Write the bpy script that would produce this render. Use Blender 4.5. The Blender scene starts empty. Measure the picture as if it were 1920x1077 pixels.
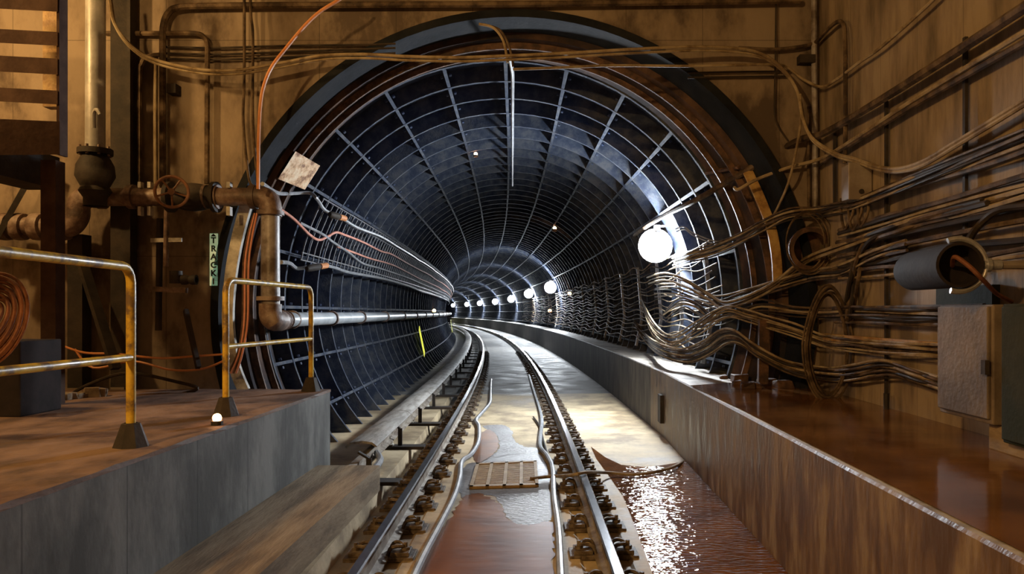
import bpy, math, random
from mathutils import Vector, Matrix
random.seed(7)
R = math.radians
SC = bpy.context.scene
COL = SC.collection
F, VX, VY, H = 1400.0, 1030.0, 586.0, 1.63      # focal length (px), vanishing point, eye height over the track slab

# ---------------------------------------------------------------- place geometry
def cx(Y):
    u = Y - 4
    return -.35 - .03*u - (u*u/880 if u > 0 else 0)
def slope(Y):
    u = Y - 4
    return -.03 - (u/440 if u > 0 else 0)
def off(Y, o, z=0):                 # point beside the track centre line
    m = slope(Y); l = math.hypot(1, m)
    return Vector((cx(Y) + o/l, Y - o*m/l, z))
TC = 1.79                            # height of the tunnel axis
def ring(Y, r, a):                  # a: degrees from the crown, + to the right
    return off(Y, r*math.sin(R(a)), TC + r*math.cos(R(a)))
XW, YW = 2.75, 7.6                   # right wall, portal wall
def P(x, y, d): return Vector(((x-VX)/F*d, d, H + (VY-y)/F*d))
def onR(x, y, g=.06): return P(x, y, F*(XW-g)/(x-VX))
def onF(x, y, g=.08): return P(x, y, YW-g)
def onT(x, y, rr=2.66, d0=8.7):
    d = d0
    while d < 128:
        p = P(x, y, d)
        if math.hypot(p.x-cx(d), p.z-TC) >= rr: break
        d += .04 if d < 40 else .15
    return p
def onZ(x, y, z): return P(x, y, F*(H-z)/(y-VY))

# ---------------------------------------------------------------- mesh builder
def smooth(pts, n=6, closed=False):
    pts = [Vector(p) for p in pts]
    if len(pts) < 3: return pts
    out = []; N = len(pts)
    rng = range(N) if closed else range(N-1)
    for i in rng:
        if closed: p0, p1, p2, p3 = pts[i-1], pts[i], pts[(i+1)%N], pts[(i+2)%N]
        else: p0, p1, p2, p3 = pts[max(i-1,0)], pts[i], pts[i+1], pts[min(i+2,N-1)]
        for k in range(n):
            t = k/n
            out.append(.5*((2*p1)+(p2-p0)*t+(2*p0-5*p1+4*p2-p3)*t*t+(3*p1-p0-3*p2+p3)*t**3))
    if not closed: out.append(pts[-1])
    return out
class MB:
    def __init__(s): s.v = []; s.f = []
    def face(s, *p):
        b = len(s.v); s.v += [Vector(q) for q in p]; s.f.append(tuple(range(b, b+len(p))))
    def hexa(s, c):                 # 8 corners: bottom 4 ccw, top 4 ccw
        b = len(s.v); s.v += [Vector(q) for q in c]
        for q in ((3,2,1,0),(4,5,6,7),(0,1,5,4),(1,2,6,5),(2,3,7,6),(3,0,4,7)): s.f.append(tuple(b+i for i in q))
        return s
    def box(s, lo, hi, M=None):
        x0,x1 = sorted((lo[0],hi[0])); y0,y1 = sorted((lo[1],hi[1])); z0,z1 = sorted((lo[2],hi[2]))
        c = [Vector(p) for p in ((x0,y0,z0),(x1,y0,z0),(x1,y1,z0),(x0,y1,z0),(x0,y0,z1),(x1,y0,z1),(x1,y1,z1),(x0,y1,z1))]
        if M: c = [M @ p for p in c]
        s.hexa(c); return s
    def beam(s, a, b, w, h, up=(0,0,1)):
        a = Vector(a); b = Vector(b); t = (b-a).normalized(); u = Vector(up)
        if abs(t.dot(u)) > .95: u = Vector((0,1,0))
        n = t.cross(u).normalized()*w/2; u = n.cross(t).normalized()*h/2
        s.hexa([a-n-u, a+n-u, b+n-u, b-n-u, a-n+u, a+n+u, b+n+u, b-n+u]); return s
    def sweep(s, prof, frames, cap=True, closed=True):   # prof: 2-D pts; frames: (origin, xaxis, yaxis)
        b = len(s.v); n = len(prof)
        for o, ax, ay in frames:
            for p, q in prof: s.v.append(o + ax*p + ay*q)
        for i in range(len(frames)-1):
            for j in range(n if closed else n-1):
                k = (j+1) % n
                s.f.append((b+i*n+j, b+i*n+k, b+(i+1)*n+k, b+(i+1)*n+j))
        if cap and closed:
            s.f.append(tuple(b+j for j in reversed(range(n)))); e = b+(len(frames)-1)*n
            s.f.append(tuple(e+j for j in range(n)))
        return s
    def tube(s, pts, r, seg=8, closed=False, cap=True):
        pts = [Vector(p) for p in pts]; N = len(pts); b = len(s.v)
        T = []
        for i in range(N):
            if closed: t = pts[(i+1)%N]-pts[i-1]
            else: t = pts[min(i+1,N-1)]-pts[max(i-1,0)]
            T.append(t.normalized() if t.length > 1e-9 else Vector((0,0,1)))
        u = T[0].orthogonal().normalized()
        for i in range(N):
            u = (u - T[i]*u.dot(T[i]))
            u = u.normalized() if u.length > 1e-6 else T[i].orthogonal().normalized()
            w = T[i].cross(u); rr = r[i] if isinstance(r, (list, tuple)) else r
            for k in range(seg):
                a = 2*math.pi*k/seg
                s.v.append(pts[i] + u*math.cos(a)*rr + w*math.sin(a)*rr)
        M = N if closed else N-1
        for i in range(M):
            j = (i+1) % N
            for k in range(seg):
                l = (k+1) % seg
                s.f.append((b+i*seg+k, b+i*seg+l, b+j*seg+l, b+j*seg+k))
        if not closed and cap:
            s.f.append(tuple(b+k for k in reversed(range(seg)))); e = b+(N-1)*seg
            s.f.append(tuple(e+k for k in range(seg)))
        return s
    def lathe(s, prof, origin=(0,0,0), axis=(0,0,1), seg=20):     # prof: (radius, height)
        o = Vector(origin); ax = Vector(axis).normalized(); u = ax.orthogonal().normalized(); w = ax.cross(u)
        b = len(s.v); n = len(prof)
        for k in range(seg):
            a = 2*math.pi*k/seg; d = u*math.cos(a)+w*math.sin(a)
            for r, h in prof: s.v.append(o + d*max(r,1e-4) + ax*h)
        for k in range(seg):
            l = (k+1) % seg
            for j in range(n-1): s.f.append((b+k*n+j, b+l*n+j, b+l*n+j+1, b+k*n+j+1))
        return s
    def ball(s, c, r, seg=14, sq=1):
        return s.lathe([(r*math.sin(math.pi*i/8), -r*sq*math.cos(math.pi*i/8)) for i in range(9)], c, (0,0,1), seg)
OFF = {}
def tag(o, label=None, cat=None, group=None, kind=None):
    if label: o['label'] = label
    if cat: o['category'] = cat
    if group: o['group'] = group
    if kind: o['kind'] = kind
    return o
def obj(name, mb, mat, parent=None, sm=True, local=False, bevel=0):
    me = bpy.data.meshes.new(name)
    if parent is not None: o0 = Vector((0,0,0)) if local else OFF.get(parent.name, Vector((0,0,0)))
    elif local: o0 = Vector((0,0,0))
    else:
        xs = [v.x for v in mb.v]; ys = [v.y for v in mb.v]; zs = [v.z for v in mb.v]
        o0 = Vector(((min(xs)+max(xs))/2, (min(ys)+max(ys))/2, min(zs)))
    me.from_pydata([tuple(v-o0) for v in mb.v], [], mb.f); me.validate(); me.update()
    me.materials.append(mat)
    o = bpy.data.objects.new(name, me); COL.objects.link(o)
    if sm:
        me.polygons.foreach_set('use_smooth', [True]*len(me.polygons))
        try: me.set_sharp_from_angle(angle=R(35))
        except Exception: pass
    if parent is None: o.location = o0
    else: o.parent = parent
    OFF[o.name] = o0
    if bevel:
        m = o.modifiers.new('bevel', 'BEVEL'); m.width = bevel; m.segments = 2; m.limit_method = 'ANGLE'
    return o
def thing(name, label, cat, loc, group=None, local=False):
    o = bpy.data.objects.new(name, None); COL.objects.link(o); o.location = loc; o.empty_display_size = .1
    OFF[o.name] = Vector((0,0,0)) if local else Vector(loc)
    return tag(o, label, cat, group)
def copy_tree(o, parent=None):
    c = o.copy(); COL.objects.link(c); OFF[c.name] = Vector((0,0,0))
    if parent is not None: c.parent = parent
    for ch in list(o.children): copy_tree(ch, c)
    return c
ORD = ['first','second','third','fourth','fifth','sixth','seventh','eighth','ninth','tenth','eleventh','twelfth']

# ---------------------------------------------------------------- materials
def mat(name, c1, c2=None, c3=None, scale=3, rough=.7, rough2=None, metal=0, bump=.2, bscale=30, st=(1,1,1), bdist=.01, spec=.5, seams=None, coat=0):
    m = bpy.data.materials.new(name); m.use_nodes = True; nt = m.node_tree; N = nt.nodes; L = nt.links
    b = N['Principled BSDF']; b.inputs['Metallic'].default_value = metal; b.inputs['Roughness'].default_value = rough
    b.inputs['Specular IOR Level'].default_value = spec; b.inputs['Coat Weight'].default_value = coat
    b.inputs['Base Color'].default_value = (*c1, 1)
    g = N.new('ShaderNodeNewGeometry'); mp = N.new('ShaderNodeMapping'); mp.inputs['Scale'].default_value = st
    L.new(g.outputs['Position'], mp.inputs['Vector'])
    if c2:
        n = N.new('ShaderNodeTexNoise'); n.inputs['Scale'].default_value = scale; n.inputs['Detail'].default_value = 8; n.inputs['Roughness'].default_value = .65
        L.new(mp.outputs[0], n.inputs['Vector'])
        r = N.new('ShaderNodeValToRGB'); r.color_ramp.elements[0].position = .40; r.color_ramp.elements[1].position = .61
        r.color_ramp.elements[0].color = (*c1, 1); r.color_ramp.elements[1].color = (*(c3 or c2), 1)
        if c3: e = r.color_ramp.elements.new(.5); e.color = (*c2, 1)
        L.new(n.outputs['Fac'], r.inputs['Fac']); colr = r.outputs['Color']
        if rough2 is not None:
            q = N.new('ShaderNodeMapRange'); q.inputs['From Min'].default_value = .35; q.inputs['From Max'].default_value = .65
            q.inputs['To Min'].default_value = rough; q.inputs['To Max'].default_value = rough2
            L.new(n.outputs['Fac'], q.inputs['Value']); L.new(q.outputs[0], b.inputs['Roughness'])
        if seams:                                       # form-board joints cast in the concrete
            sx = N.new('ShaderNodeSeparateXYZ'); L.new(g.outputs['Position'], sx.inputs[0])
            for ax, per, wd in seams:
                a = N.new('ShaderNodeMath'); a.operation = 'PINGPONG'; a.inputs[1].default_value = per/2
                L.new(sx.outputs[ax], a.inputs[0])
                c = N.new('ShaderNodeMath'); c.operation = 'LESS_THAN'; c.inputs[1].default_value = wd; L.new(a.outputs[0], c.inputs[0])
                s2 = N.new('ShaderNodeMath'); s2.operation = 'MULTIPLY'; s2.inputs[1].default_value = .5; L.new(c.outputs[0], s2.inputs[0])
                mx = N.new('ShaderNodeMix'); mx.data_type = 'RGBA'; mx.inputs[7].default_value = (c1[0]*.35, c1[1]*.35, c1[2]*.35, 1)
                L.new(s2.outputs[0], mx.inputs[0]); L.new(colr, mx.inputs[6]); colr = mx.outputs[2]
        L.new(colr, b.inputs['Base Color'])
    if bump:
        n2 = N.new('ShaderNodeTexNoise'); n2.inputs['Scale'].default_value = bscale; n2.inputs['Detail'].default_value = 5
        L.new(mp.outputs[0], n2.inputs['Vector'])
        bp = N.new('ShaderNodeBump'); bp.inputs['Strength'].default_value = bump; bp.inputs['Distance'].default_value = bdist
        L.new(n2.outputs['Fac'], bp.inputs['Height']); L.new(bp.outputs[0], b.inputs['Normal'])
    return m
def emis(name, c, s):
    m = bpy.data.materials.new(name); m.use_nodes = True; nt = m.node_tree
    b = nt.nodes['Principled BSDF']; b.inputs['Base Color'].default_value = (.8,.8,.8,1)
    b.inputs['Emission Color'].default_value = (*c,1); b.inputs['Emission Strength'].default_value = s
    return m
M_wall = mat('portal_concrete', (.085,.06,.042), (.20,.15,.105), (.27,.21,.15), scale=1.4, rough=.85, bump=.35, bscale=14, st=(1.2,1,.65), seams=[(0,.78,.004),(2,2.2,.004)])
M_wallr = mat('right_wall_concrete', (.12,.088,.053), (.21,.155,.10), (.30,.23,.15), scale=1.9, rough=.7, bump=.35, bscale=12, st=(1,1.5,.35), seams=[(1,.62,.004)])
M_ceil = mat('ceiling_concrete', (.10,.08,.06), (.16,.13,.1), scale=2)
M_plat = mat('platform_concrete', (.08,.045,.03), (.17,.10,.066), (.24,.15,.10), scale=2.2, rough=.65, rough2=.9, bump=.5, bscale=25, st=(1,.6,1))
M_platf = mat('platform_face_concrete', (.07,.07,.065), (.12,.12,.112), (.19,.19,.175), scale=2.0, rough=.85, bump=.25, bscale=20, st=(1,1.1,.5), seams=[(1,.75,.006)])
M_kerb = mat('kerb_concrete', (.16,.11,.06), (.26,.19,.11), (.34,.26,.16), scale=2.2, rough=.8, bump=.4, bscale=22, st=(4,.5,2))
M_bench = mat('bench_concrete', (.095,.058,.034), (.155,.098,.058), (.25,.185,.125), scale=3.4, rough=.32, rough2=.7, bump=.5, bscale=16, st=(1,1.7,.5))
M_btop = mat('bench_top_concrete', (.22,.19,.15), (.42,.38,.32), (.55,.51,.45), scale=3, rough=.6, bump=.3, bscale=25)
M_lin = mat('tarred_iron_lining', (.028,.042,.090), (.040,.056,.105), (.060,.070,.100), scale=1.6, rough=.55, rough2=.75, spec=.35, bump=.3, bscale=14)
M_fl = mat('iron_flange', (.030,.040,.066), (.050,.060,.084), (.082,.088,.100), scale=5, rough=.85, spec=.2, bump=.4, bscale=40)
M_collar = mat('rusty_collar_plate', (.020,.018,.022), (.05,.032,.028), (.11,.066,.046), scale=1.4, rough=.8, rough2=.9, spec=.2, bump=.45, bscale=16)
M_casing = mat('black_casing_steel', (.004,.005,.007), (.008,.010,.014), (.014,.015,.017), scale=2, rough=.85, bump=.3, spec=.2)
M_litpatch = mat('cream_light_patch', (.25,.10,.03), (.75,.48,.26), (.9,.72,.5), scale=9, rough=.5, bump=.5, bscale=25)  # cream colour stands in for a patch of light on the collar
M_rust = mat('rust_steel', (.045,.024,.016), (.09,.045,.026), (.15,.08,.045), scale=8, rough=.7, bump=.4, bscale=50)
M_dark = mat('dark_steel', (.022,.018,.016), (.045,.034,.026), scale=5, rough=.7, spec=.3, bump=.25, bscale=40)
M_stair = mat('stair_steel', (.05,.028,.02), (.085,.05,.035), scale=4, rough=.85, bump=.2, spec=.15)
M_railh = mat('polished_rail_head', (.30,.30,.32), (.42,.42,.44), scale=6, rough=.22, metal=1, bump=.05)
M_railw = mat('rail_web_steel', (.18,.14,.11), (.30,.26,.21), (.40,.36,.31), scale=5, rough=.55, metal=.3, bump=.3)
M_fast = mat('rusty_fastener', (.045,.03,.018), (.10,.07,.045), (.17,.135,.095), scale=14, rough=.65, bump=.5, bscale=60)
M_cover = mat('third_rail_cover_board', (.17,.155,.13), (.27,.25,.22), (.36,.34,.31), scale=4, rough=.6, bump=.3, st=(3,.5,3))
M_ins = mat('insulator_porcelain', (.55,.52,.45), rough=.3, bump=0)
M_yel = mat('yellow_rail_paint', (.16,.10,.04), (.52,.33,.03), (.66,.45,.05), scale=7, rough=.45, rough2=.35, bump=.15, bscale=60, coat=.1)
M_pipe = mat('grey_pipe', (.10,.075,.06), (.24,.21,.2), (.36,.34,.34), scale=3.2, rough=.4, bump=.2, bscale=30)
M_pipes = mat('silver_pipe_paint', (.32,.31,.3), (.52,.51,.5), scale=3, rough=.4, metal=.1, bump=.15, bscale=30)
M_pipew = mat('pale_standpipe', (.27,.30,.32), (.44,.47,.49), scale=2.5, rough=.4, bump=.15)
M_piper = mat('rusted_pipe', (.07,.045,.035), (.17,.11,.085), (.30,.23,.19), scale=4, rough=.5, bump=.4)
M_whe = mat('handwheel_iron', (.16,.07,.035), (.26,.12,.06), scale=9, rough=.5)
M_cab = mat('brown_cable', (.035,.022,.014), (.085,.055,.032), (.15,.105,.065), scale=6, rough=.75, spec=.3, bump=.15)
M_cabt = mat('tan_cable', (.16,.11,.06), (.28,.21,.12), (.36,.29,.19), scale=5, rough=.75, spec=.3, bump=.15)
M_cabk = mat('black_cable', (.02,.015,.012), (.045,.032,.022), scale=5, rough=.7, spec=.3, bump=.1)
M_cabg = mat('grey_cable', (.17,.18,.19), (.30,.31,.33), scale=5, rough=.45, bump=.1)
M_cabo = mat('orange_cable', (.55,.20,.06), (.68,.30,.13), scale=4, rough=.45, bump=.05)
M_cabr = mat('salmon_cable', (.60,.24,.16), (.72,.34,.26), scale=4, rough=.4, bump=.05)
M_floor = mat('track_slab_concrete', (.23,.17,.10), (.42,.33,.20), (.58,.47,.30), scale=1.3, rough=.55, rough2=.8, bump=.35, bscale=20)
M_floord = mat('dark_slab_concrete', (.09,.085,.075), (.17,.16,.145), (.26,.25,.23), scale=1.6, rough=.5, rough2=.8, bump=.35, bscale=20)  # darker version of the slab concrete for the far stretch
M_benchd = mat('dark_bench_concrete', (.025,.02,.018), (.05,.042,.038), (.085,.07,.06), scale=2.5, rough=.7, bump=.4, bscale=16, st=(1,1.7,.5))  # much darker bench concrete for the face deeper in the tunnel
M_green = mat('dark_green_cabinet_paint', (.022,.028,.016), (.04,.042,.024), scale=3, rough=.8, spec=.2)
M_boxb = mat('weathered_grey_brown_cabinet', (.10,.075,.055), (.15,.115,.085), (.2,.155,.115), scale=3, rough=.6, bump=.3)
M_jbox = mat('galvanised_junction_box', (.26,.21,.17), (.36,.31,.26), scale=4, rough=.45, metal=.3)
M_sign = mat('pale_green_sign_face', (.72,.88,.72), (.92,.96,.90), scale=9, rough=.5, bump=0)
M_sign.node_tree.nodes['Principled BSDF'].inputs['Emission Color'].default_value = (.6,1,.6,1); M_sign.node_tree.nodes['Principled BSDF'].inputs['Emission Strength'].default_value = .22  # emission added so the sign face reads bright
M_blk = mat('black_lettering', (.01,.01,.01), rough=.6, bump=0)
M_pale = mat('flaking_pale_paint', (.20,.18,.15), (.40,.38,.34), (.55,.53,.48), scale=4, rough=.7, bump=.3)
M_stone = mat('rubble', (.16,.12,.08), (.30,.23,.15), scale=12, rough=.9)
M_grate = mat('grate_iron', (.26,.17,.08), (.38,.27,.14), scale=9, rough=.55)
M_steelg = mat('zinc_clamp', (.35,.36,.38), (.5,.5,.52), scale=12, rough=.3, metal=.6)
M_can = mat('black_rubber_drum', (.016,.012,.012), (.026,.019,.018), scale=5, rough=.85, spec=.2)
M_amber = mat('amber_lit_steel', (.28,.15,.045), (.42,.25,.08), (.5,.33,.12), scale=7, rough=.6, bump=.3)  # amber of the lamp light is put into the steel colour
M_lampm = mat('lamp_housing', (.25,.25,.26), rough=.4, metal=.5, bump=0)
M_lamp = emis('white_lamp_glass', (.86,.93,1.0), 820)
M_dish = mat('white_cutoff_dish', (.75,.75,.75), rough=.4, bump=0)
M_coil = mat('dull_shaded_orange_cable', (.10,.035,.015), (.24,.09,.04), scale=6, rough=.7, spec=.3)  # orange darkened for the shade on the left coil; drum lead shares it
M_mark = emis('amber_marker_lens', (1,.42,.16), 26)
M_strip = emis('bright_yellow_strip', (.95,1,.12), .9)  # the strips get their brightness from added emission
def water(name, c, rough, s1, b1, dist=.02):
    m = bpy.data.materials.new(name); m.use_nodes = True; nt = m.node_tree; N = nt.nodes; L = nt.links
    b = N['Principled BSDF']; b.inputs['Roughness'].default_value = rough; b.inputs['IOR'].default_value = 1.45
    b.inputs['Specular IOR Level'].default_value = .6
    g = N.new('ShaderNodeNewGeometry'); n = N.new('ShaderNodeTexNoise'); n.inputs['Scale'].default_value = 2.2; n.inputs['Detail'].default_value = 4
    L.new(g.outputs['Position'], n.inputs['Vector'])
    r = N.new('ShaderNodeValToRGB'); r.color_ramp.elements[0].position = .35; r.color_ramp.elements[1].position = .7
    r.color_ramp.elements[0].color = (c[0]*.6, c[1]*.55, c[2]*.5, 1); r.color_ramp.elements[1].color = (c[0]*1.3, c[1]*1.35, c[2]*1.4, 1)
    L.new(n.outputs['Fac'], r.inputs['Fac']); L.new(r.outputs['Color'], b.inputs['Base Color'])
    mp = N.new('ShaderNodeMapping'); mp.inputs['Scale'].default_value = (.8,1.9,1); L.new(g.outputs['Position'], mp.inputs['Vector'])
    n2 = N.new('ShaderNodeTexNoise'); n2.inputs['Scale'].default_value = s1; n2.inputs['Detail'].default_value = 2; n2.inputs['Roughness'].default_value = .45
    L.new(mp.outputs[0], n2.inputs['Vector'])
    bp = N.new('ShaderNodeBump'); bp.inputs['Strength'].default_value = b1; bp.inputs['Distance'].default_value = dist
    L.new(n2.outputs['Fac'], bp.inputs['Height']); L.new(bp.outputs[0], b.inputs['Normal'])
    return m
M_watr = water('rippled_rusty_water', (.17,.065,.02), .02, 15, .6)
M_watc = water('shallow_rusty_water', (.20,.075,.02), .3, 7, .05)
M_watb = water('still_rusty_water', (.19,.078,.022), .12, 3, .12)
M_watg = water('grey_wet_film', (.15,.14,.135), .38, 24, .25)

# ---------------------------------------------------------------- setting
def struct(name, mb, m, sm=False, parent=None):
    o = obj(name, mb, m, parent, sm=sm); o['kind'] = 'structure'; return o
LX, BY, ZC = -7.2, -3.5, 5.6
PC, PR = Vector((-.36, 0, 1.63)), 3.04
mb = MB(); n = 96                      # portal wall with its round opening
def rectpt(a):
    dx, dz = math.sin(a), math.cos(a)
    ts = []
    if dx > 1e-9: ts.append((XW+.3-PC.x)/dx)
    if dx < -1e-9: ts.append((LX-PC.x)/dx)
    if dz > 1e-9: ts.append((ZC-PC.z)/dz)
    if dz < -1e-9: ts.append((-1.5-PC.z)/dz)
    t = min(ts); return PC + Vector((dx*t, 0, dz*t))
for i in range(n):
    a, b = 2*math.pi*i/n, 2*math.pi*(i+1)/n
    ca = PC+Vector((math.sin(a)*PR,0,math.cos(a)*PR)); cb = PC+Vector((math.sin(b)*PR,0,math.cos(b)*PR))
    ra, rb = rectpt(a), rectpt(b); Y = Vector((0,YW,0)); Y2 = Vector((0,YW+.9,0))
    mb.face(ca+Y, cb+Y, rb+Y, ra+Y); mb.face(ra+Y2, rb+Y2, cb+Y2, ca+Y2)
for xx, zz in ((LX,ZC),(XW+.3,ZC)):
    q = min(range(n+1), key=lambda i: (rectpt(2*math.pi*i/n)-Vector((xx,0,zz))).length)
    for d in (-1,1): mb.face(rectpt(2*math.pi*q/n)+Vector((0,YW,0)), Vector((xx,YW,zz)), rectpt(2*math.pi*(q+d)/n)+Vector((0,YW,0)))
struct('wall_front', mb, M_wall)
struct('wall_right', MB().box((XW,BY,-.3),(XW+.3,YW,ZC)), M_wallr)
struct('wall_left', MB().box((LX-.3,BY,-.3),(LX,YW,ZC)), M_wall)
struct('wall_back', MB().box((LX-.3,BY-.3,-.3),(XW+.3,BY,ZC)), M_wall)
struct('ceiling', MB().box((LX-.3,BY-.3,ZC),(XW+.3,YW+.9,ZC+.3)), M_ceil)
# track slab with the trench beside the left rail
sts = [BY + i*.8 for i in range(int((136-BY)/.8))]
def frames(ys): return [(off(y,0,0), (off(y,1,0)-off(y,0,0)), Vector((0,0,1))) for y in ys]
prof = [(-2.9,-.5),(-2.9,0),(-1.14,0),(-1.12,-.14),(-.90,-.14),(-.87,-.015),(-.60,-.015),(-.58,0),(.58,0),(.60,-.015),(.90,-.015),(.92,0),(2.6,0),(2.6,-.5)]
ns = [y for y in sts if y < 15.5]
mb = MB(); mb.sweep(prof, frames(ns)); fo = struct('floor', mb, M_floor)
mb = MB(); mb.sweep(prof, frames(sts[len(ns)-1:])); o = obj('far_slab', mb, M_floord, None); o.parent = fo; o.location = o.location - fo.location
# walkway bench, right
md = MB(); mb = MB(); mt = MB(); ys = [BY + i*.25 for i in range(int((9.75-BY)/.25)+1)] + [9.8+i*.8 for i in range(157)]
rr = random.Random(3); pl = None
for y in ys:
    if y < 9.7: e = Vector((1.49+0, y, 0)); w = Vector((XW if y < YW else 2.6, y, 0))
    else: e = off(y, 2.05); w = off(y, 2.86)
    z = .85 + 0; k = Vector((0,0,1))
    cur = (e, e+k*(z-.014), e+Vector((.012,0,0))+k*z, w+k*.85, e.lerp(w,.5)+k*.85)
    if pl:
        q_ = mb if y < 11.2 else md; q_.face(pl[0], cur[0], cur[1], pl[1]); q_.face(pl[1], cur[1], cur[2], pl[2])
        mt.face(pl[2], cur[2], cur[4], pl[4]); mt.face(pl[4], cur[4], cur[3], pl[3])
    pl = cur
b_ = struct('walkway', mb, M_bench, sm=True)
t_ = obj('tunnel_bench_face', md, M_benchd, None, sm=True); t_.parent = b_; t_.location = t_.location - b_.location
t_ = obj('walkway_top', mt, M_btop, None, sm=True); t_.parent = b_; t_.location = t_.location - b_.location
# left platform and kerb
mb = MB(); mb.box((LX,BY,.0),(-2.12,7.22,.865)); p_ = struct('platform', mb, M_platf)
mt = MB(); nx, ny = 30, 60; rr = random.Random(5)
g = {}
for i in range(nx+1):
    for j in range(ny+1):
        x = LX+(-2.115-LX)*i/nx; y = BY+(7.225-BY)*j/ny
        g[i,j] = Vector((x + (rr.uniform(-.008,.006) if i == nx else 0), y, .885+rr.uniform(-.004,.004)))
for i in range(nx):
    for j in range(ny): mt.face(g[i,j], g[i+1,j], g[i+1,j+1], g[i,j+1])
for j in range(ny): mt.face(g[nx,j], Vector((-2.115,g[nx,j].y,.86)), Vector((-2.115,g[nx,j+1].y,.86)), g[nx,j+1])
for i in range(nx): mt.face(g[i,ny], g[i+1,ny], Vector((g[i+1,ny].x,7.225,.86)), Vector((g[i,ny].x,7.225,.86)))
t_ = obj('platform_top', mt, M_plat, None, sm=False); t_.parent = p_; t_.location = t_.location - p_.location
struct('kerb', MB().box((-2.12,BY,0),(-1.55,6.83,.23)), M_kerb)
# portal collar: casing, cone and its ribs
def circ(c, r, y, a): return Vector((c.x+r*math.sin(R(a)), y, c.z+r*math.cos(R(a))))
pc = [(YW-.05,PR+.03,0),(YW-.05,PR-.05,0),(YW+.42,PR-.07,.25),(YW+.44,PR-.13,.25),(YW+1.12,2.78,1)]
mb = MB(); A = [i*3 for i in range(-47,48)]
def colpt(y, r, t, a):
    c = PC.lerp(Vector((cx(8.7),0,TC)), t); return circ(c, r, y, a)
for k in range(2,len(pc)-1):
    for i in range(len(A)-1):
        mb.face(colpt(*pc[k],A[i]), colpt(*pc[k],A[i+1]), colpt(*pc[k+1],A[i+1]), colpt(*pc[k+1],A[i]))
co = struct('portal_collar', mb, M_collar, sm=True)
mc = MB()
for k in (0,1):
    for i in range(len(A)-1): mc.face(colpt(*pc[k],A[i]), colpt(*pc[k],A[i+1]), colpt(*pc[k+1],A[i+1]), colpt(*pc[k+1],A[i]))
o = obj('collar_casing', mc, M_casing, None); o.parent = co; o.location = o.location - co.location
mr = MB()
for t, hh in ((.18,.07),(.62,.06)):
    y = YW+.44+.68*t; r = PR-.13+(2.78-PR+.13)*t; tt = .25+.75*t
    for i in range(len(A)-1):
        a, b = A[i], A[i+1]
        mr.hexa([colpt(y-.015,r,tt,a),colpt(y+.015,r,tt,a),colpt(y+.015,r,tt,b),colpt(y-.015,r,tt,b),
                 colpt(y-.015,r-hh,tt,a),colpt(y+.015,r-hh,tt,a),colpt(y+.015,r-hh,tt,b),colpt(y-.015,r-hh,tt,b)])
for a in (58,100):
    y0, y1 = YW+.46, YW+1.1
    mr.beam(colpt(y0,PR-.15,.25,a), colpt(y1,2.77,1,a), .03, .05, up=(math.sin(R(a)),0,math.cos(R(a))))
r_ = obj('collar_rib', mr, M_rust, None, sm=False); r_.parent = co; r_.location = r_.location - co.location
# cast iron segments
RS, RT = 2.97, 2.77
mb = MB(); fl = MB(); bt = MB()
Ys = []; y = 8.72
while y < 135: Ys.append(y); y += .76/math.hypot(1, slope(y))
AA = [i*4 for i in range(-36,37)]
LONG = list(range(-60,61,15)) + [-78,-92,-106,-120,78,92,106,120]
for i, y in enumerate(Ys[:-1]):
    y2 = Ys[i+1]
    for j in range(len(AA)-1): mb.face(ring(y,RS,AA[j]), ring(y,RS,AA[j+1]), ring(y2,RS,AA[j+1]), ring(y2,RS,AA[j]))
    for j in range(len(AA)-1):
        a, b = AA[j], AA[j+1]; w = .026
        q = [ring(y-w,RS,a),ring(y+w,RS,a),ring(y+w,RS,b),ring(y-w,RS,b),ring(y-w,RT,a),ring(y+w,RT,a),ring(y+w,RT,b),ring(y-w,RT,b)]
        for f in ((0,3,7,4),(4,7,6,5),(1,5,6,2)): fl.face(*[q[k] for k in f])
    for a in LONG:
        aa = a + (rr.uniform(-.08,.08)); w = .40
        q = [ring(y,RS,aa-w),ring(y2,RS,aa-w),ring(y2,RS,aa+w),ring(y,RS,aa+w),ring(y,RT+.004,aa-w),ring(y2,RT+.004,aa-w),ring(y2,RT+.004,aa+w),ring(y,RT+.004,aa+w)]
        for f in ((0,1,5,4),(4,5,6,7),(3,7,6,2)): fl.face(*[q[k] for k in f])
    if i < 34:
        for a in LONG:
            c = ring((y+y2)/2, RS, a+6.5); ax = ring((y+y2)/2, RS-1, a+6.5)-c
            bt.lathe([(.032,0),(.032,.03),(0,.034)], c, ax, 6)
            for s in (-2.2, 2.2):
                for dy in (.2,.55):
                    c = ring(y+dy, RT+.09, a+s*.35); ax = ring(y+dy, RT+.09, a+s)-c
                    bt.lathe([(.02,0),(.02,.03),(0,.032)], c, ax, 5)
            for k in range(3):
                aa = a+2.5+k*4.2; c = ring(y+.03, RT+.09, aa)
                bt.lathe([(.02,0),(.02,.035),(0,.036)], c, (slope(y),1,0), 5)
            # triangular gusset between flange and skin
            for aa in (a+4, a+10):
                p, q_, s_ = ring(y+.03,RT+.01,aa), ring(y+.03,RS,aa), ring(y+.22,RS,aa)
                p2, q2, s2 = ring(y+.03,RT+.01,aa+.4), ring(y+.03,RS,aa+.4), ring(y+.22,RS,aa+.4)
                bt.face(p,q_,s_); bt.face(p2,s2,q2); bt.face(p,s_,s2,p2)
li = struct('tunnel_lining', mb, M_lin, sm=True)
for nm, m_, mt_ in (('segment_flange', fl, M_fl), ('flange_bolts', bt, M_lin)):
    o = obj(nm, m_, mt_, None, sm=False); o.parent = li; o.location = o.location - li.location

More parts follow.
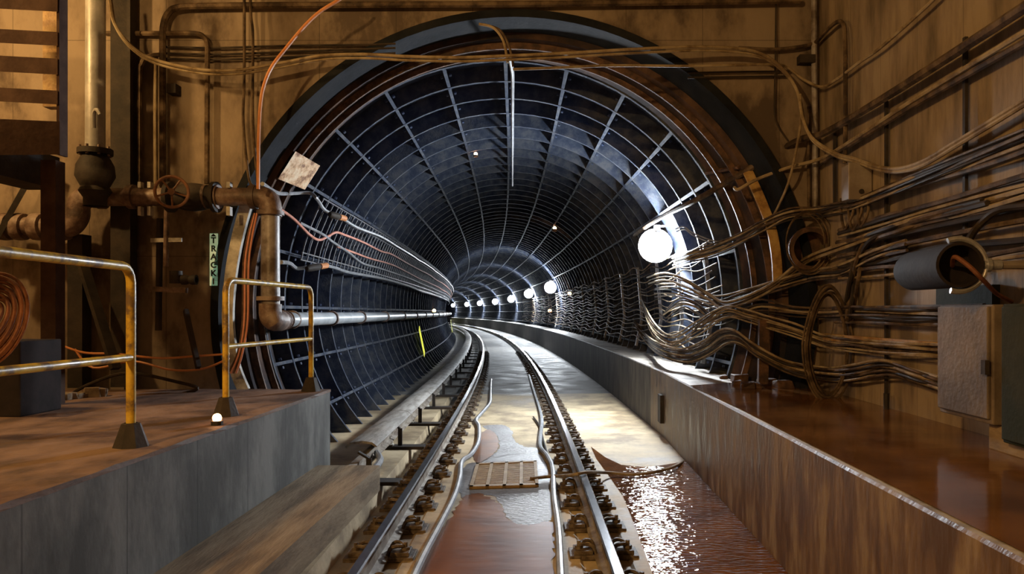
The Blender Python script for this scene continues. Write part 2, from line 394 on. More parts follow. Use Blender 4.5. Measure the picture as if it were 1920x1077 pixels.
# ---------------------------------------------------------------- track
RYS = [1.5 + i*.8 for i in range(166)]
def railframes(o, z, ys=RYS): return [(off(y,o,z), off(y,1,0)-off(y,0,0), Vector((0,0,1))) for y in ys]
rp = [(-.065,0),(.065,0),(.065,.012),(.012,.03),(.009,.12),(.034,.132),(.034,.158),(.026,.168),(-.026,.168),(-.034,.158),(-.034,.132),(-.009,.12),(-.012,.03),(-.065,.012)]
for o_, lab in ((-.745,'left running rail curving away into the tunnel with a grey web'), (.745,'right running rail curving left into the tunnel with a shiny head')):
    t = thing('running_rail', lab, 'rail', off(2,o_,0), 'running rails')
    mb = MB(); mb.sweep([(p,q+.004) for p,q in rp[:6]+[(.009,.125),(-.009,.125)]+rp[10:]], railframes(o_,0)); obj('rail_web', mb, M_railw, t)
    mb = MB(); mb.sweep([(.034,.136),(.034,.16),(.026,.171),(-.026,.171),(-.034,.16),(-.034,.136)], railframes(o_,0)); obj('rail_head', mb, M_railh, t)
# fasteners
def make_fast():
    t = thing('rail_fastener', 'rusty plate and spring clips holding the left rail to the slab', 'fastener', (0,0,0), 'fasteners along the left rail', local=True)
    obj('base_plate', MB().box((-.23,-.10,0),(.23,.10,.028)).box((-.20,-.075,.028),(-.075,.075,.055)).box((.075,-.075,.028),(.20,.075,.055)), M_fast, t, local=True, sm=False, bevel=.004)
    for s in (-1,1):
        m_ = MB(); m_.tube(smooth([(s*.055,-.05,.03),(s*.075,-.055,.08),(s*.12,-.045,.092),(s*.155,0,.08),(s*.12,.045,.092),(s*.075,.055,.08),(s*.055,.05,.03)],4), .013, 6)
        obj('spring_clip', m_, M_fast, t, local=True)
        m_ = MB(); m_.lathe([(.03,0),(.03,.022),(.014,.024),(.014,.055),(0,.056)], (s*.165,0,.05), (0,0,1), 6)
        obj('anchor_bolt', m_, M_fast, t, local=True)
    return t
f0 = make_fast(); first = True
for side, nm in ((-1,'left'),(1,'right')):
    for k in range(44):
        y = 3.15 + k*.62
        if first: o = f0; first = False
        else: o = copy_tree(f0)
        o.location = off(y, side*.745, .001 if side < 0 else .001) + Vector((0,0,-.012)); o.rotation_euler.z = math.atan(-slope(y))
        if side > 0:
            o['label'] = 'rusty plate and spring clips holding the right rail to the slab'; o['group'] = 'fasteners along the right rail'
# third rail
t = thing('third_rail', 'covered conductor rail low along the left side of the tunnel', 'third rail', off(7,-1.4,0))
y3 = [6.9+i*.8 for i in range(120)]
mb = MB(); mb.sweep([(-.05,.10),(.05,.10),(.05,.115),(.012,.13),(.012,.17),(.036,.185),(.036,.215),(-.036,.215),(-.036,.185),(-.012,.17),(-.012,.13),(-.05,.115)], railframes(-1.38,0,y3)); obj('conductor_rail', mb, M_railw, t)
yc = [7.6+i*.6 for i in range(108)]
k0 = 0
for a0 in range(0, 104, 4):
    ysg = yc[a0:a0+5]; ysg = ysg[:-1]+[ysg[-1]-.02]
    mb = MB(); mb.sweep([(-.16,.255),(-.17,.275),(-.12,.315),(0,.33),(.10,.315),(.15,.275),(.14,.262),(.09,.295),(0,.308),(-.11,.295)], railframes(-1.42,0,ysg)); obj('cover_board', mb, M_cover, t)
for k in range(22):
    y = 7.15 + k*1.85
    m_ = MB(); c = off(y,-1.38,0); m_.lathe([(.07,0),(.07,.02),(.045,.03),(.05,.05),(.035,.06),(.04,.08),(.03,.1),(0,.1)], c, (0,0,1), 12); obj('insulator', m_, M_ins, t)
    m_ = MB(); m_.box((-.05,-.09,0),(.42,.09,.035), Matrix.Translation(c)); m_.beam(c+Vector((.12,0,.03)), c+Vector((.12,0,.24)), .05,.02); m_.beam(c+Vector((.12,0,.24)), c+Vector((.02,0,.30)), .05,.02)
    obj('support_bracket', m_, M_dark, t, sm=False)
m_ = MB().tube(smooth([off(6.55,-1.2,.03), off(6.75,-1.24,.08), off(7.1,-1.22,.12), off(7.6,-1.24,.13), off(7.9,-1.33,.15)]), .035, 10)
tag(obj('feeder_cable', m_, M_cabg), 'short pale feeder cable bent below the near end of the third rail', 'cable')
# grate, hoses
def G(x,y,z=0): return onZ(x,y,z)
g00, g10, g11, g01 = G(880,918), G(1010,914), G(1006,868), G(893,873)
t = thing('drain_grate', 'rectangular slotted drain grate set in the slab between the rails', 'grate', (g00+g11)/2)
def bil(u,v,z): p = g00.lerp(g10,u).lerp(g01.lerp(g11,u),v); return p+Vector((0,0,z))
mb = MB()
for u0,v0,u1,v1 in ((0,0,1,.05),(0,.95,1,1),(0,0,.05,1),(.95,0,1,1),(.23,0,.28,1),(.475,0,.525,1),(.72,0,.77,1)):
    mb.hexa([bil(u0,v0,0),bil(u1,v0,0),bil(u1,v1,0),bil(u0,v1,0),bil(u0,v0,.025),bil(u1,v0,.025),bil(u1,v1,.025),bil(u0,v1,.025)])
obj('grate_frame', mb, M_grate, t, sm=False)
mb = MB()
for k in range(17):
    v = .08+k*.051; mb.hexa([bil(.05,v,.002),bil(.95,v,.002),bil(.95,v+.026,.002),bil(.05,v+.026,.002),bil(.05,v,.018),bil(.95,v,.018),bil(.95,v+.026,.018),bil(.05,v+.026,.018)])
obj('grate_bars', mb, M_grate, t, sm=False)
def floorhose(pts, r, m, label, name='floor_cable', z=.0):
    mb = MB(); mb.tube(smooth([G(x,y,z+r)+Vector((0,0,0)) for x,y in pts],5), r, 8)
    return tag(obj(name, mb, m), label, 'cable')
floorhose([(745,1150),(790,1050),(826,982),(852,930),(862,895),(866,866),(884,852),(897,828),(898,800),(893,788),(908,770),(919,755),(920,735),(921,712)], .026, M_cabg, 'grey hose snaking along the slab beside the left rail')
floorhose([(1052,1120),(1050,1060),(1046,990),(1038,930),(1036,880),(1026,856),(1013,838),(1014,812),(1016,790),(1012,768),(1003,740),(996,718),(992,704)], .026, M_cabg, 'grey hose snaking along the slab beside the right rail')
mb = MB(); mb.tube(smooth([G(995,898,.03),G(1030,894,.03),G(1050,893,.06),G(1075,891,.19),G(1100,886,.19),G(1140,887,.05),G(1190,890,.03),G(1235,884,.03),G(1262,876,.04),P(1282,866,8.2)],6), .016, 8)
tag(obj('floor_cable', mb, M_cabt), 'thin pale hose crossing over the right rail to the bench wall', 'cable')
m_ = MB().tube(smooth([G(1000,782,.02),G(1012,800,.02),G(1020,830,.02),G(1030,862,.02)],5), .012, 6)
tag(obj('floor_cable', m_, M_cabk), 'thin black wire lying against the right hose on the slab', 'cable')

# ---------------------------------------------------------------- water
def puddle(name, px, z, m, label, jit=.02, n=12):
    pts = smooth([G(x,y,z) for x,y in px], n, closed=True); rr = random.Random(len(px)*7+int(px[0][0]))
    pts = [p + Vector((rr.uniform(-jit,jit), rr.uniform(-jit,jit), 0)) for p in pts]
    mb = MB(); c = sum(pts, Vector())/len(pts)
    b = len(mb.v); mb.v += pts; mb.f.append(tuple(range(b, b+len(pts))))
    o = obj(name, mb, m, sm=False); tag(o, label, 'water', kind='stuff'); return o
def rawpoly(name, pts, m, label):
    mb = MB(); mb.face(*pts); o = obj(name, mb, m, sm=False); return tag(o, label, 'water', kind='stuff')
tri = [G(1108,838,.004),G(1135,858,.004),G(1165,872,.004),G(1205,876,.004),G(1240,873,.004),Vector((1.488,8.15,.004)),Vector((1.488,7,.004)),Vector((1.488,5,.004)),Vector((1.488,1.5,.004)),Vector((.68,1.5,.004)),Vector((.66,3,.004)),Vector((.64,4.2,.004)),G(1190,985,.004),G(1168,930,.004),G(1140,890,.004),G(1118,860,.004)]
rawpoly('rusty_water', tri, M_watr, 'rippled rusty water running between the right rail and the bench wall')
puddle('rusty_water', [(835,985),(868,935),(900,926),(935,945),(955,975),(990,985),(1035,978),(1040,1010),(1036,1060),(1038,1200),(700,1200),(770,1077)], .004, M_watc, 'orange-brown puddle filling the slab between the rails in front')
puddle('rusty_water', [(893,868),(888,845),(900,815),(918,806),(932,820),(934,838),(920,856)], .004, M_watc, 'small tan puddle beside the left hose, behind the grate', .01)
puddle('wet_film', [(868,935),(860,900),(875,872),(900,866),(905,855),(960,850),(1010,852),(1022,868),(1030,900),(1032,975),(990,988),(955,975),(925,930)], .002, M_watg, 'grey wet film around the drain grate', .015)
puddle('wet_film', [(905,800),(940,797),(958,806),(965,826),(985,838),(1005,840),(1008,850),(960,852),(925,858),(936,838),(930,815)], .003, M_watg, 'grey wet film on the slab in the lamplight', .015)
pts = [onZ(1293,723,.856), onZ(1385,717,.856), Vector((2.0,8.6,.856)), Vector((XW-.002,YW-.1,.856)), Vector((XW-.002,1.2,.856)), Vector((1.53,1.2,.856)), Vector((1.53,4,.856)), Vector((1.53,6,.856))]
rawpoly('rusty_water', pts, M_watb, 'still rusty water standing on top of the right bench')

# ---------------------------------------------------------------- hand rails
def handrail(label, pa, pb, top, mid, r, stub=None):
    t = thing('handrail', label, 'railing', pa, 'yellow handrails')
    a = Vector((pa.x,pa.y,top)); b = Vector((pb.x,pb.y,top)); d = (b-a).normalized()
    k = .09; arc = lambda c,u,v: [c + u*(-k*math.cos(R(q))+0) + v*(k*math.sin(R(q))) for q in (0,22,45,68,90)]
    pts = [Vector((pa.x,pa.y,.885))]
    ca = a + d*k - Vector((0,0,k)); pts += [ca - d*k*math.cos(R(q)) + Vector((0,0,k*math.sin(R(q)))) for q in (0,22,45,68,90)]
    if stub is None:
        cb = b - d*k - Vector((0,0,k)); pts += [cb + d*k*math.cos(R(q)) + Vector((0,0,k*math.sin(R(q)))) for q in (90,68,45,22,0)]; pts.append(Vector((pb.x,pb.y,.885)))
    else: pts.append(b)
    obj('bent_tube', MB().tube(pts, r, 14), M_yel, t)
    m1 = Vector((pa.x,pa.y,mid)); m2 = Vector((pb.x,pb.y,mid if stub is None else stub)); obj('mid_rail', MB().tube([m1,m2], r*.85, 12), M_yel, t)
    for p in ((pa,pb) if stub is None else (pa,)):
        obj('post_base', MB().lathe([(.095,0),(.09,.015),(.05,.13),(.034,.135)], Vector((p.x,p.y,.883)), (0,0,1), 8), M_dark, t, sm=False)
handrail('near yellow tubular handrail running out of the frame at left', Vector((-2.32,4.14,.885)), Vector((-2.19,1.2,.885)), 1.63+.252, 1.63-.25, .025, 1.63-.235)
handrail('small yellow tubular handrail at the far end of the platform', Vector((-2.34,5.40,.885)), Vector((-2.25,7.05,.885)), 1.63+.235, 1.63-.25, .023)

# ---------------------------------------------------------------- lamps
def spoint(x,y,rr): return onT(x,y,rr)
def make_lamp(r):
    t = thing('tunnel_lamp', 'lamp', 'lamp', (0,0,0), 'white tunnel lamps', local=True)
    obj('lamp_globe', MB().ball((0,0,0), r, 16, .95), M_lamp, t, local=True)
    m_ = MB().lathe([(.0,.30),(.05,.30),(.05,.20),(.09,.18),(.09,r*.6)], (0,0,0), (0,0,1), 12); obj('lamp_housing', m_, M_lampm, t, local=True)
    m_ = MB().lathe([(.02,.24),(.12,.24),(.24,.21),(.27,.19),(.265,.18),(.23,.20),(.12,.225),(.02,.225)], (0,0,0), (0,1,0), 22); obj('cutoff_dish', m_, M_dish, t, local=True)  # dish added behind the globe to cut its light down the tunnel
    m_ = MB().beam((0,0,.28),(.22,0,.30),.03,.03); obj('lamp_bracket', m_, M_dark, t, local=True, sm=False)
    return t
LP = [(1232,459,'nearest, largest white lamp glaring above the right bench'),(1032,539,'second white lamp along the right side of the tunnel'),(991,551,'third white lamp into the tunnel'),(958,561,'fourth white lamp into the tunnel'),(928,566,'fifth white lamp into the tunnel'),(899,569,'sixth white lamp into the tunnel'),(875,571,'seventh white lamp, last but one before the bend hides them'),(849,573,'farthest white lamp, half hidden at the bend')]
l0 = None
for i,(x,y,lab) in enumerate(LP):
    p = onT(x,y,2.46)
    print('lamp', i, tuple(round(q,2) for q in p))
    if l0 is None: o = l0 = make_lamp(.21)
    else: o = copy_tree(l0)
    o.location = p; o['label'] = lab
def marker(x,y,where,r=.033,rr=2.72,p=None):
    p = p or onT(x,y,rr); r = r*max(1,p.y/14)
    t = thing('marker_light', where, 'light', p, 'amber marker lights')
    obj('lens', MB().ball(p, r, 10), M_mark, t); obj('lens_base', MB().lathe([(r*1.3,-r*1.6),(r*1.3,-r*.6),(0,-r*.6)], p, (0,0,1), 10), M_dark, t)
marker(892,289,'small amber light on the tunnel crown left of the centre pipe')
marker(1040,428,'small amber light high in the dark part of the tunnel')
marker(814,583,'small amber light above the pale pipe in the left tunnel wall')
marker(1068,551,'small amber light right of the second white lamp')
marker(1031,583,'small amber light below the second white lamp')
marker(857,622,'tiny amber light at the foot of the left wall by the bend')
marker(0,0,'bright amber light on the platform edge at the foot of the small handrail', .03, p=onZ(407,797,.885)+Vector((0,0,.045)))
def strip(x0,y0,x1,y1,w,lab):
    a, b = onT(x0,y0,2.70), onT(x1,y1,2.70); m_ = MB().beam(a,b,w,.012,up=(1,.3,0)); tag(obj('marker_strip', m_, M_strip, sm=False), lab, 'marker', 'bright yellow strips')
strip(786,616,796,665,.16,'bright yellow strip on the left tunnel wall below the pale pipe')
strip(845,600,848,622,.12,'far bright yellow strip at the tunnel bend')

# ---------------------------------------------------------------- pipes, left
def pipe_run(pts, r, seg=16): return MB().tube(pts, r, seg)
yp = [7.55+i*.9 for i in range(80)]
t = thing('standpipe', 'pale horizontal pipe running along the left tunnel wall at eye height', 'pipe', off(8,-2.5,1.5))
PO = lambda y: off(y, -2.47 if y > 8.6 else -2.47+(8.6-y)*.22, 1.545)
obj('pipe', pipe_run([PO(y) for y in yp], .085), M_pipew, t)
for y in (7.75,7.95,8.25,8.75,10.6,12.6,15,17.5,20,22.5,25,28,31,34,37,40):
    d = (PO(y+.1)-PO(y)).normalized(); obj('coupling', MB().lathe([(.08,-.03),(.108,-.03),(.108,.03),(.08,.03)], PO(y), d, 18), M_piper, t)
d7 = 7.28
def q(x,y,d=d7): return P(x,y,d)
t = thing('riser_pipe', 'rusty grey vertical pipe with elbows joining wall pipe to tunnel pipe', 'pipe', q(507,600))
obj('pipe', pipe_run([q(507,585),q(507,400)], .088), M_pipe, t)
obj('elbow', MB().tube(smooth([q(507,405),q(507,392),q(503,377),q(490,370),q(478,369)],5), .108, 16), M_piper, t)
obj('elbow', MB().tube(smooth([q(507,570),q(507,590),q(512,600),PO(7.6),PO(7.7)],5), .105, 16), M_piper, t)
for y in (400,560): obj('flange', MB().lathe([(.08,-.02),(.13,-.02),(.13,.02),(.08,.02)], q(507,y), (0,0,1), 18), M_piper, t)
t = thing('wall_pipe', 'thick rusty horizontal pipe across the portal wall left of the tunnel', 'pipe', q(320,370))
obj('pipe', pipe_run([q(480,369),q(165,370)], .088), M_piper, t)
for x in (476,405,384,248,190): obj('coupling', MB().lathe([(.08,-.03),(.118,-.03),(.118,.03),(.08,.03)], q(x,369.5), (1,0,0), 18), M_piper, t)
obj('elbow', MB().tube(smooth([q(180,370),q(158,371),q(148,385),q(146,405),q(135,422),q(115,426)],5), .105, 16), M_piper, t)
obj('lower_pipe', pipe_run([q(125,426),q(-60,424)], .095), M_piper, t)
for x in (118,72,38,10): obj('coupling', MB().lathe([(.08,-.05),(.128,-.05),(.135,0),(.128,.05),(.08,.05)], q(x,425.5), (1,0,0), 18), M_piper, t)
for x in (264,282,430):
    for y0,y1 in ((343,352),(389,404)):
        a = q(x-6,y1,7.2); b = q(x+6,y0,7.26); obj('pale_clamp', MB().box(a,(b.x,b.y,b.z)), M_pale, t, sm=False)
t = thing('gate_valve', 'gate valve with a round rusty handwheel on the wall pipe', 'valve', q(340,370))
obj('valve_body', MB().lathe([(.09,-.24),(.15,-.24),(.15,-.20),(.10,-.18),(.13,-.08),(.14,0),(.13,.08),(.10,.18),(.15,.20),(.15,.24),(.09,.24)], q(362,370), (1,0,0), 18), M_dark, t)
wc = q(322,360,6.75)
ax = (q(345,370)-wc).normalized(); u = Vector((1,0,0)); u = (u-ax*u.dot(ax)).normalized(); w = ax.cross(u)
obj('handwheel', MB().tube([wc+u*math.cos(2*math.pi*k/40)*.138+w*math.sin(2*math.pi*k/40)*.138 for k in range(40)], .014, 8, closed=True), M_whe, t)
m_ = MB()
for k in range(5):
    a = 2*math.pi*k/5+.3; m_.tube([wc, wc+u*math.cos(a)*.138+w*math.sin(a)*.138], .009, 6)
m_.lathe([(0,-.03),(.03,-.03),(.03,.03),(0,.03)], wc, ax, 12); obj('wheel_spokes', m_, M_whe, t)
obj('valve_stem', MB().tube([wc, q(350,370)], .02, 8), M_dark, t)
t = thing('silver_pipe', 'tall silver vertical pipe lit by the lamp at upper left', 'pipe', q(179,370,7.0))
obj('pipe', pipe_run([q(178.5,290,7.0),q(180,-190,7.0)], .084, 24), M_pipes, t)
obj('flange', MB().lathe([(.08,-.025),(.15,-.025),(.15,.025),(.08,.025)], q(178.5,285,7.0), (0,0,1), 20), M_dark, t)
obj('valve_body', MB().lathe([(.09,0),(.12,-.04),(.16,-.12),(.17,-.22),(.12,-.32),(.14,-.36),(.10,-.42),(.10,-.5)], q(178.5,287,7.0), (0,0,1), 18), M_dark, t)
obj('gauge_pipe', MB().tube(smooth([q(176,240,6.85),q(176,212,6.82),q(182,206,6.8),q(188,215,6.8)],4), .018, 8), M_pipes, t)
for k in range(8):
    a = 2*math.pi*k/8; p = q(178.5,285,7.0)+Vector((math.cos(a)*.125,math.sin(a)*.125,-.04)); obj('flange_bolt', MB().lathe([(0,0),(.013,0),(.013,.09),(0,.09)], p, (0,0,1), 6), M_piper, t)
# drop pipe below the valve with straps
t = thing('drop_pipe', 'thin vertical drain pipe below the handwheel with cross straps', 'pipe', q(313,545))
obj('pipe', MB().tube([q(313,392),q(311,500)], .026, 10), M_piper, t); obj('lower_pipe', MB().tube([q(300,410,7.4),q(297,620,7.4)], .032, 10), M_dark, t)
obj('cross_strap', MB().beam(q(283,451),q(341,450),.02,.04), M_pale, t, sm=False); obj('cross_strap', MB().beam(q(280,542),q(350,545),.05,.05), M_piper, t, sm=False)
obj('stop_valve', MB().lathe([(.03,-.07),(.05,-.07),(.05,-.03),(.035,0),(.05,.03),(.05,.07),(.03,.07)], q(355,525), (1,0,0), 12), M_dark, t)
obj('stop_valve', MB().lathe([(.03,-.06),(.06,-.06),(.06,.06),(.03,.06)], q(330,520), (0,0,1), 12), M_dark, t)
# sign
t = thing('track_sign', 'narrow vertical pale green sign reading TRACK 1 on the dark wall', 'sign', onF(400,540,.03))
a, b = onF(393,536,.05), onF(408,438,.05); sw = b.x-a.x; sh = b.z-a.z
obj('sign_board', MB().box((a.x,a.y,a.z),(b.x,a.y+.012,b.z)), M_sign, t, sm=False)
dg = bpy.context.evaluated_depsgraph_get
for i, ch in enumerate('TRACK1'):
    cu = bpy.data.curves.new('letter', 'FONT'); cu.body = ch; cu.size = .083; cu.extrude = .002; cu.align_x = 'CENTER'; cu.offset = .0028
    to = bpy.data.objects.new('letter', cu); COL.objects.link(to); bpy.context.view_layer.update()
    me = bpy.data.meshes.new_from_object(to.evaluated_get(dg())); bpy.data.objects.remove(to)
    me.materials.clear(); me.materials.append(M_blk)
    o = bpy.data.objects.new('letter', me); COL.objects.link(o); o.parent = t
    zc = b.z - .02 - (i+.93)*(sh-.03)/6
    o.location = Vector(((a.x+b.x)/2, a.y-.003, zc)) - Vector(t.location); o.rotation_euler = (R(90),0,0)
m_ = MB(); zc = b.z-.02-.93*(sh-.03)/6+.078; xm = (a.x+b.x)/2
m_.face((xm-.03,a.y-.004,zc-.012),(xm+.03,a.y-.004,zc-.012),(xm,a.y-.004,zc+.018)); obj('arrow_tip', m_, M_blk, t, sm=False)

# ---------------------------------------------------------------- stairs and steelwork at the left
ds = 5.7
t = thing('steel_stairs', 'dark steel stair flight and landing at the upper left corner', 'stairs', P(60,290,ds))
obj('stringer', MB().box(P(106,290,ds),P(127,-260,ds+.1)), M_stair, t, sm=False)
for (y0,y1) in ((-40,22),(60,86),(110,140),(170,196)):
    a0 = P(-120,y1-4,ds-.05); b0 = P(110,y0,ds+.02)
    m_ = MB(); c = [P(-120,y1-12,ds-.1),P(108,y1,ds-.02),P(108,y1,ds+.24),P(-120,y1-12,ds+.16),P(-120,y0-12,ds-.1),P(108,y0,ds-.02),P(108,y0,ds+.24),P(-120,y0-12,ds+.16)]
    m_.hexa(c); obj('tread', m_, M_stair, t, sm=False)
m_ = MB(); m_.hexa([P(-120,292,ds-.12),P(112,290,ds-.02),P(112,290,ds+.03),P(-120,292,ds),P(-120,218,ds-.12),P(112,228,ds-.02),P(112,228,ds+.03),P(-120,218,ds)]); obj('landing_beam', m_, M_stair, t, sm=False)
obj('landing_or_blocker', MB().box(P(-120,316,ds), P(112,296,ds+1.0)) , M_dark, t, sm=False)
obj('landing_or_blocker', MB().box((-6.4,1.4,3.3),(-3.42,4.45,3.38)), M_dark, t, sm=False)  # added plate out of view, shades the lower left wall from the rear lamp
obj('stair_post', MB().box((P(76,0,6.0).x,6.0,.885),(P(104,0,6.0).x,6.12,P(0,300,6.0).z)), M_stair, t, sm=False)
obj('stair_post', MB().box((P(80,0,6.3).x,6.3,P(0,200,6.3).z),(P(106,0,6.3).x,6.4,4.9)), M_amber, t, sm=False)
for (x0,y0,x1,y1,lab) in ((150,480,217,692,'dark diagonal brace crossing the wall below the rusty pipe'),(75,300,-20,470,'dark diagonal strut under the stair landing at left'),(348,582,372,690,'short dark steel bar leaning on the portal wall')):
    tag(obj('steel_brace', MB().beam(P(x0,y0,7.35),P(x1,y1,7.1),.09 if x0 != 348 else .04,.05), M_dark, sm=False), lab, 'brace')
tag(obj('steel_column', MB().box((P(207,0,7.42).x,7.42,.885),(P(244,0,7.42).x,7.54,5.4)), M_dark, sm=False), 'dark steel column against the wall just right of the silver pipe', 'column')
tag(obj('steel_column', MB().box((P(120,0,7.3).x,7.35,.885),(P(148,0,7.3).x,7.5,2.4)), M_dark, sm=False), 'dark steel column below the rusty pipe elbow at left', 'column')
cc = P(-32,602,4.6); t_ = MB()
for k in range(11):
    r0 = .10+.016*k; dy = (k%3)*.03
    t_.tube([cc+Vector((math.cos(2*math.pi*j/36)*r0*.95, dy+.1*math.sin(2*math.pi*j/36), math.sin(2*math.pi*j/36)*r0*1.15)) for j in range(36)], .011, 6, closed=True)
tag(obj('cable_coil', t_, M_coil), 'coil of orange cable hanging at the left edge', 'cable coil')
tag(obj('equipment_box', MB().box((P(-60,0,5.3).x,5.3,.885),(P(38,0,5.3).x,5.75,P(0,640,5.3).z)), M_can, sm=False, bevel=.01), 'dark box standing on the platform below the orange coil', 'box')
rr = random.Random(11); desc = ['grey','tan','brown','pale']
for k in range(12):
    x = 48+k*12.5; p = onZ(x, 757-k*1.2, .885); s = rr.uniform(.035,.075)
    M = Matrix.Translation(p+Vector((0,0,s*.5))) @ Matrix.Rotation(rr.uniform(0,3),4,'Z') @ Matrix.Rotation(rr.uniform(-.2,.2),4,'X')
    m_ = MB(); c = [Vector((sx*s*rr.uniform(.7,1.2), sy*s*rr.uniform(.6,1), sz*s*rr.uniform(.5,.9))) for sx,sy,sz in ((-1,-1,-1),(1,-1,-1),(1,1,-1),(-1,1,-1),(-1,-1,1),(1,-1,1),(1,1,1),(-1,1,1))]
    m_.hexa([M@v for v in c]); o = obj('rubble_stone', m_, M_stone, sm=False, bevel=.008)
    tag(o, 'broken stone in the rubble row along the back of the platform', 'stone', 'rubble stones at the back of the platform')
# cables & flange by the left edge of the arch
def cable(pts, r, m, label, name='cable', n=6, seg=7, group=None, cat='cable'):
    o = obj(name, MB().tube(smooth(pts, n), r, seg), m); return tag(o, label, cat, group)
prof = smooth([q(462,385,7.5),q(445,450,7.5),q(433,520,7.5),q(428,600,7.5),q(438,680,7.5),q(458,733,7.5)],5)
m_ = MB()
for a, b in zip(prof[:-1], prof[1:]): m_.beam(a,b,.05,.11,up=(1,0,0))
tag(obj('arch_flange', m_, M_pale, sm=False), 'curved flaking pale flange at the left foot of the arch', 'flange')
for k in range(4): cable([q(476+k*2,400,7.2),q(463+k*3,450,7.2),q(456+k*3.4,500,7.2),q(455+k*3.2,600,7.2),q(446+k*3,660,7.2),q(428+k*5,700,7.3)], .010, M_cabr if k%2 else M_rust, ORD[k]+' from left of four red-brown cables hanging at the arch foot', group='red-brown cables at the arch foot')
for i, (pts, lab) in enumerate([([(120,650),(160,662),(215,664),(300,672),(370,668),(430,664)],'orange cable lying along the wall behind the near handrail'),([(140,655),(175,690),(250,678),(320,694),(380,692),(430,672)],'orange cable looping below the first along the back wall'),([(130,742),(170,720),(240,700),(330,716),(370,730),(300,745),(210,742)],'dark hose looping on the back of the platform')]):
    cable([P(x,y,7.2 if i<2 else 7.0) for x,y in pts], .011 if i<2 else .016, M_cabo if i<2 else M_cabk, lab)

# ---------------------------------------------------------------- conduits and cables on the portal wall
W = lambda L_, g=.09: [onF(x,y,g) for x,y in L_]
RW = lambda L_, g=.07: [onR(x,y,g) for x,y in L_]
cable(W([(305,350),(305,200),(305,80),(307,45),(316,24),(335,14),(400,11),(700,9),(960,8),(1300,4),(1500,1)]), .032, M_cab, 'thick conduit along the top of the portal wall turning down at left', 'conduit', cat='conduit')
cable(W([(200,63),(300,63),(365,63),(382,70),(389,85),(389,130),(388,345)],.07), .026, M_cab, 'conduit turning down beside the handwheel from a short horizontal run', 'conduit', cat='conduit')
cable(W([(262,345),(262,150),(266,120),(276,107),(300,103)]), .024, M_cab, 'conduit curving over at left of the two tall conduits', 'conduit', cat='conduit')
cable(W([(293,345),(292,220),(293,105)],.05), .02, M_cabt, 'slim conduit close beside the tallest bent conduit', 'conduit', cat='conduit')
cable(W([(458,-120),(458,130),(456,230),(466,330),(475,350)],.12), .014, M_cab, 'left one of two thin vertical cables near the orange cable', group=None)
cable(W([(468,-120),(470,20),(474,70),(474,230),(482,330),(484,350)],.12), .014, M_cab, 'right one of two thin vertical cables near the orange cable')
for k,(y0,y1) in enumerate(((88,84),(100,92),(110,102))):
    cable(W([(308,y0),(400,y0+2),(500,y0-1),(600,(y0+y1)/2-1),(690,y1),(742,y1-2)],.05), .011, M_cabk, ORD[k]+' from top of three thin black cables level on the wall left of the arch')
loop = [(203,-30,6.9),(206,0,6.9),(215,45,7.0),(245,85,7.1),(290,112,7.2),(370,130,7.25),(440,132,7.25),(520,120,7.3),(600,105,7.3),(680,102,7.25),(760,106,7.2),(860,108,7.2),(950,105,7.2),(1060,100,7.2),(1180,93,7.25),(1300,88,7.3),(1380,91,7.35),(1430,102,7.35),(1470,132,7.35),(1495,172,7.3),(1505,220,7.2),(1522,258,7.1)]
endr = [(1565,287),(1605,299),(1645,313),(1685,316),(1730,303),(1790,268),(1850,232),(1925,186)]
cable([P(*p) for p in loop]+RW(endr,.1), .016, M_cabt, 'upper strand of the tan cable pair slung across the arch top')
cable([P(x+3,y+7,d+.03) for x,y,d in loop]+RW([(x+3,y+6) for x,y in endr],.1), .014, M_cabt, 'lower strand of the tan cable pair slung across the arch top')
cable([P(x,y,7.0) for x,y in [(650,-14),(635,0),(600,22),(570,50),(535,92),(510,125),(495,160),(488,200),(485,260),(484,355)]], .016, M_cabo, 'bright orange cable arcing down the portal wall to the rusty elbow')
cable([P(x,y,7.35) for x,y in [(898,45),(925,52),(943,75),(950,105),(952,118)]], .014, M_cabt, 'left strand of the short cable drooping at the arch crown')
cable([P(x,y,7.35) for x,y in [(905,46),(935,55),(951,78),(960,108),(962,125)]], .012, M_cab, 'right strand of the short cable drooping at the arch crown')
cable([P(x,y,7.4) for x,y in [(962,130),(1050,127),(1150,123),(1300,124),(1440,121)]]+W([(1475,126),(1505,148)],.1)+RW([(1540,163),(1570,148),(1610,118),(1650,90),(1720,28),(1760,-10)]), .014, M_cabt, 'slim cable below the tan pair dipping at the corner and rising on the right wall')
cable(W([(1385,90),(1450,93),(1500,88),(1528,80)],.07)+RW([(1545,62),(1568,42),(1580,44),(1584,70),(1585,160),(1585,250),(1584,306)],.07), .02, M_cab, 'conduit hooking over and dropping into the junction box', 'conduit', cat='conduit')
cable(W([(1526,-20),(1527,150),(1528,250),(1528,400)],.06), .028, M_pipe, 'grey conduit standing in the corner of the two walls', 'conduit', cat='conduit')
cable(W([(1516,200),(1516,300),(1517,400)],.05), .018, M_cab, 'slim dark conduit left of the corner conduit', 'conduit', cat='conduit')
for k,(a_,b_y) in enumerate(((137,134),(146,143))): cable(W([(1290,a_),(1380,a_-2),(1480,b_y)],.05), .010, M_cabk, ORD[k]+' from top of two thin black wires right of the arch')
cable(W([(1455,-20),(1454,100),(1452,205),(1458,235),(1478,265)],.05), .008, M_cabk, 'thin black drop wire with pale tips right of the arch')
m_ = MB().box(onF(1500,117,.1), onF(1522,108,.0)); tag(obj('wall_bracket', m_, M_dark, sm=False), 'small dark bracket on the wall left of the corner conduit', 'bracket')
m_ = MB().box(onF(312,174,.12), onF(340,163,.0)); tag(obj('wall_bracket', m_, M_dark, sm=False), 'small dark bracket beside the tallest bent conduit', 'bracket')

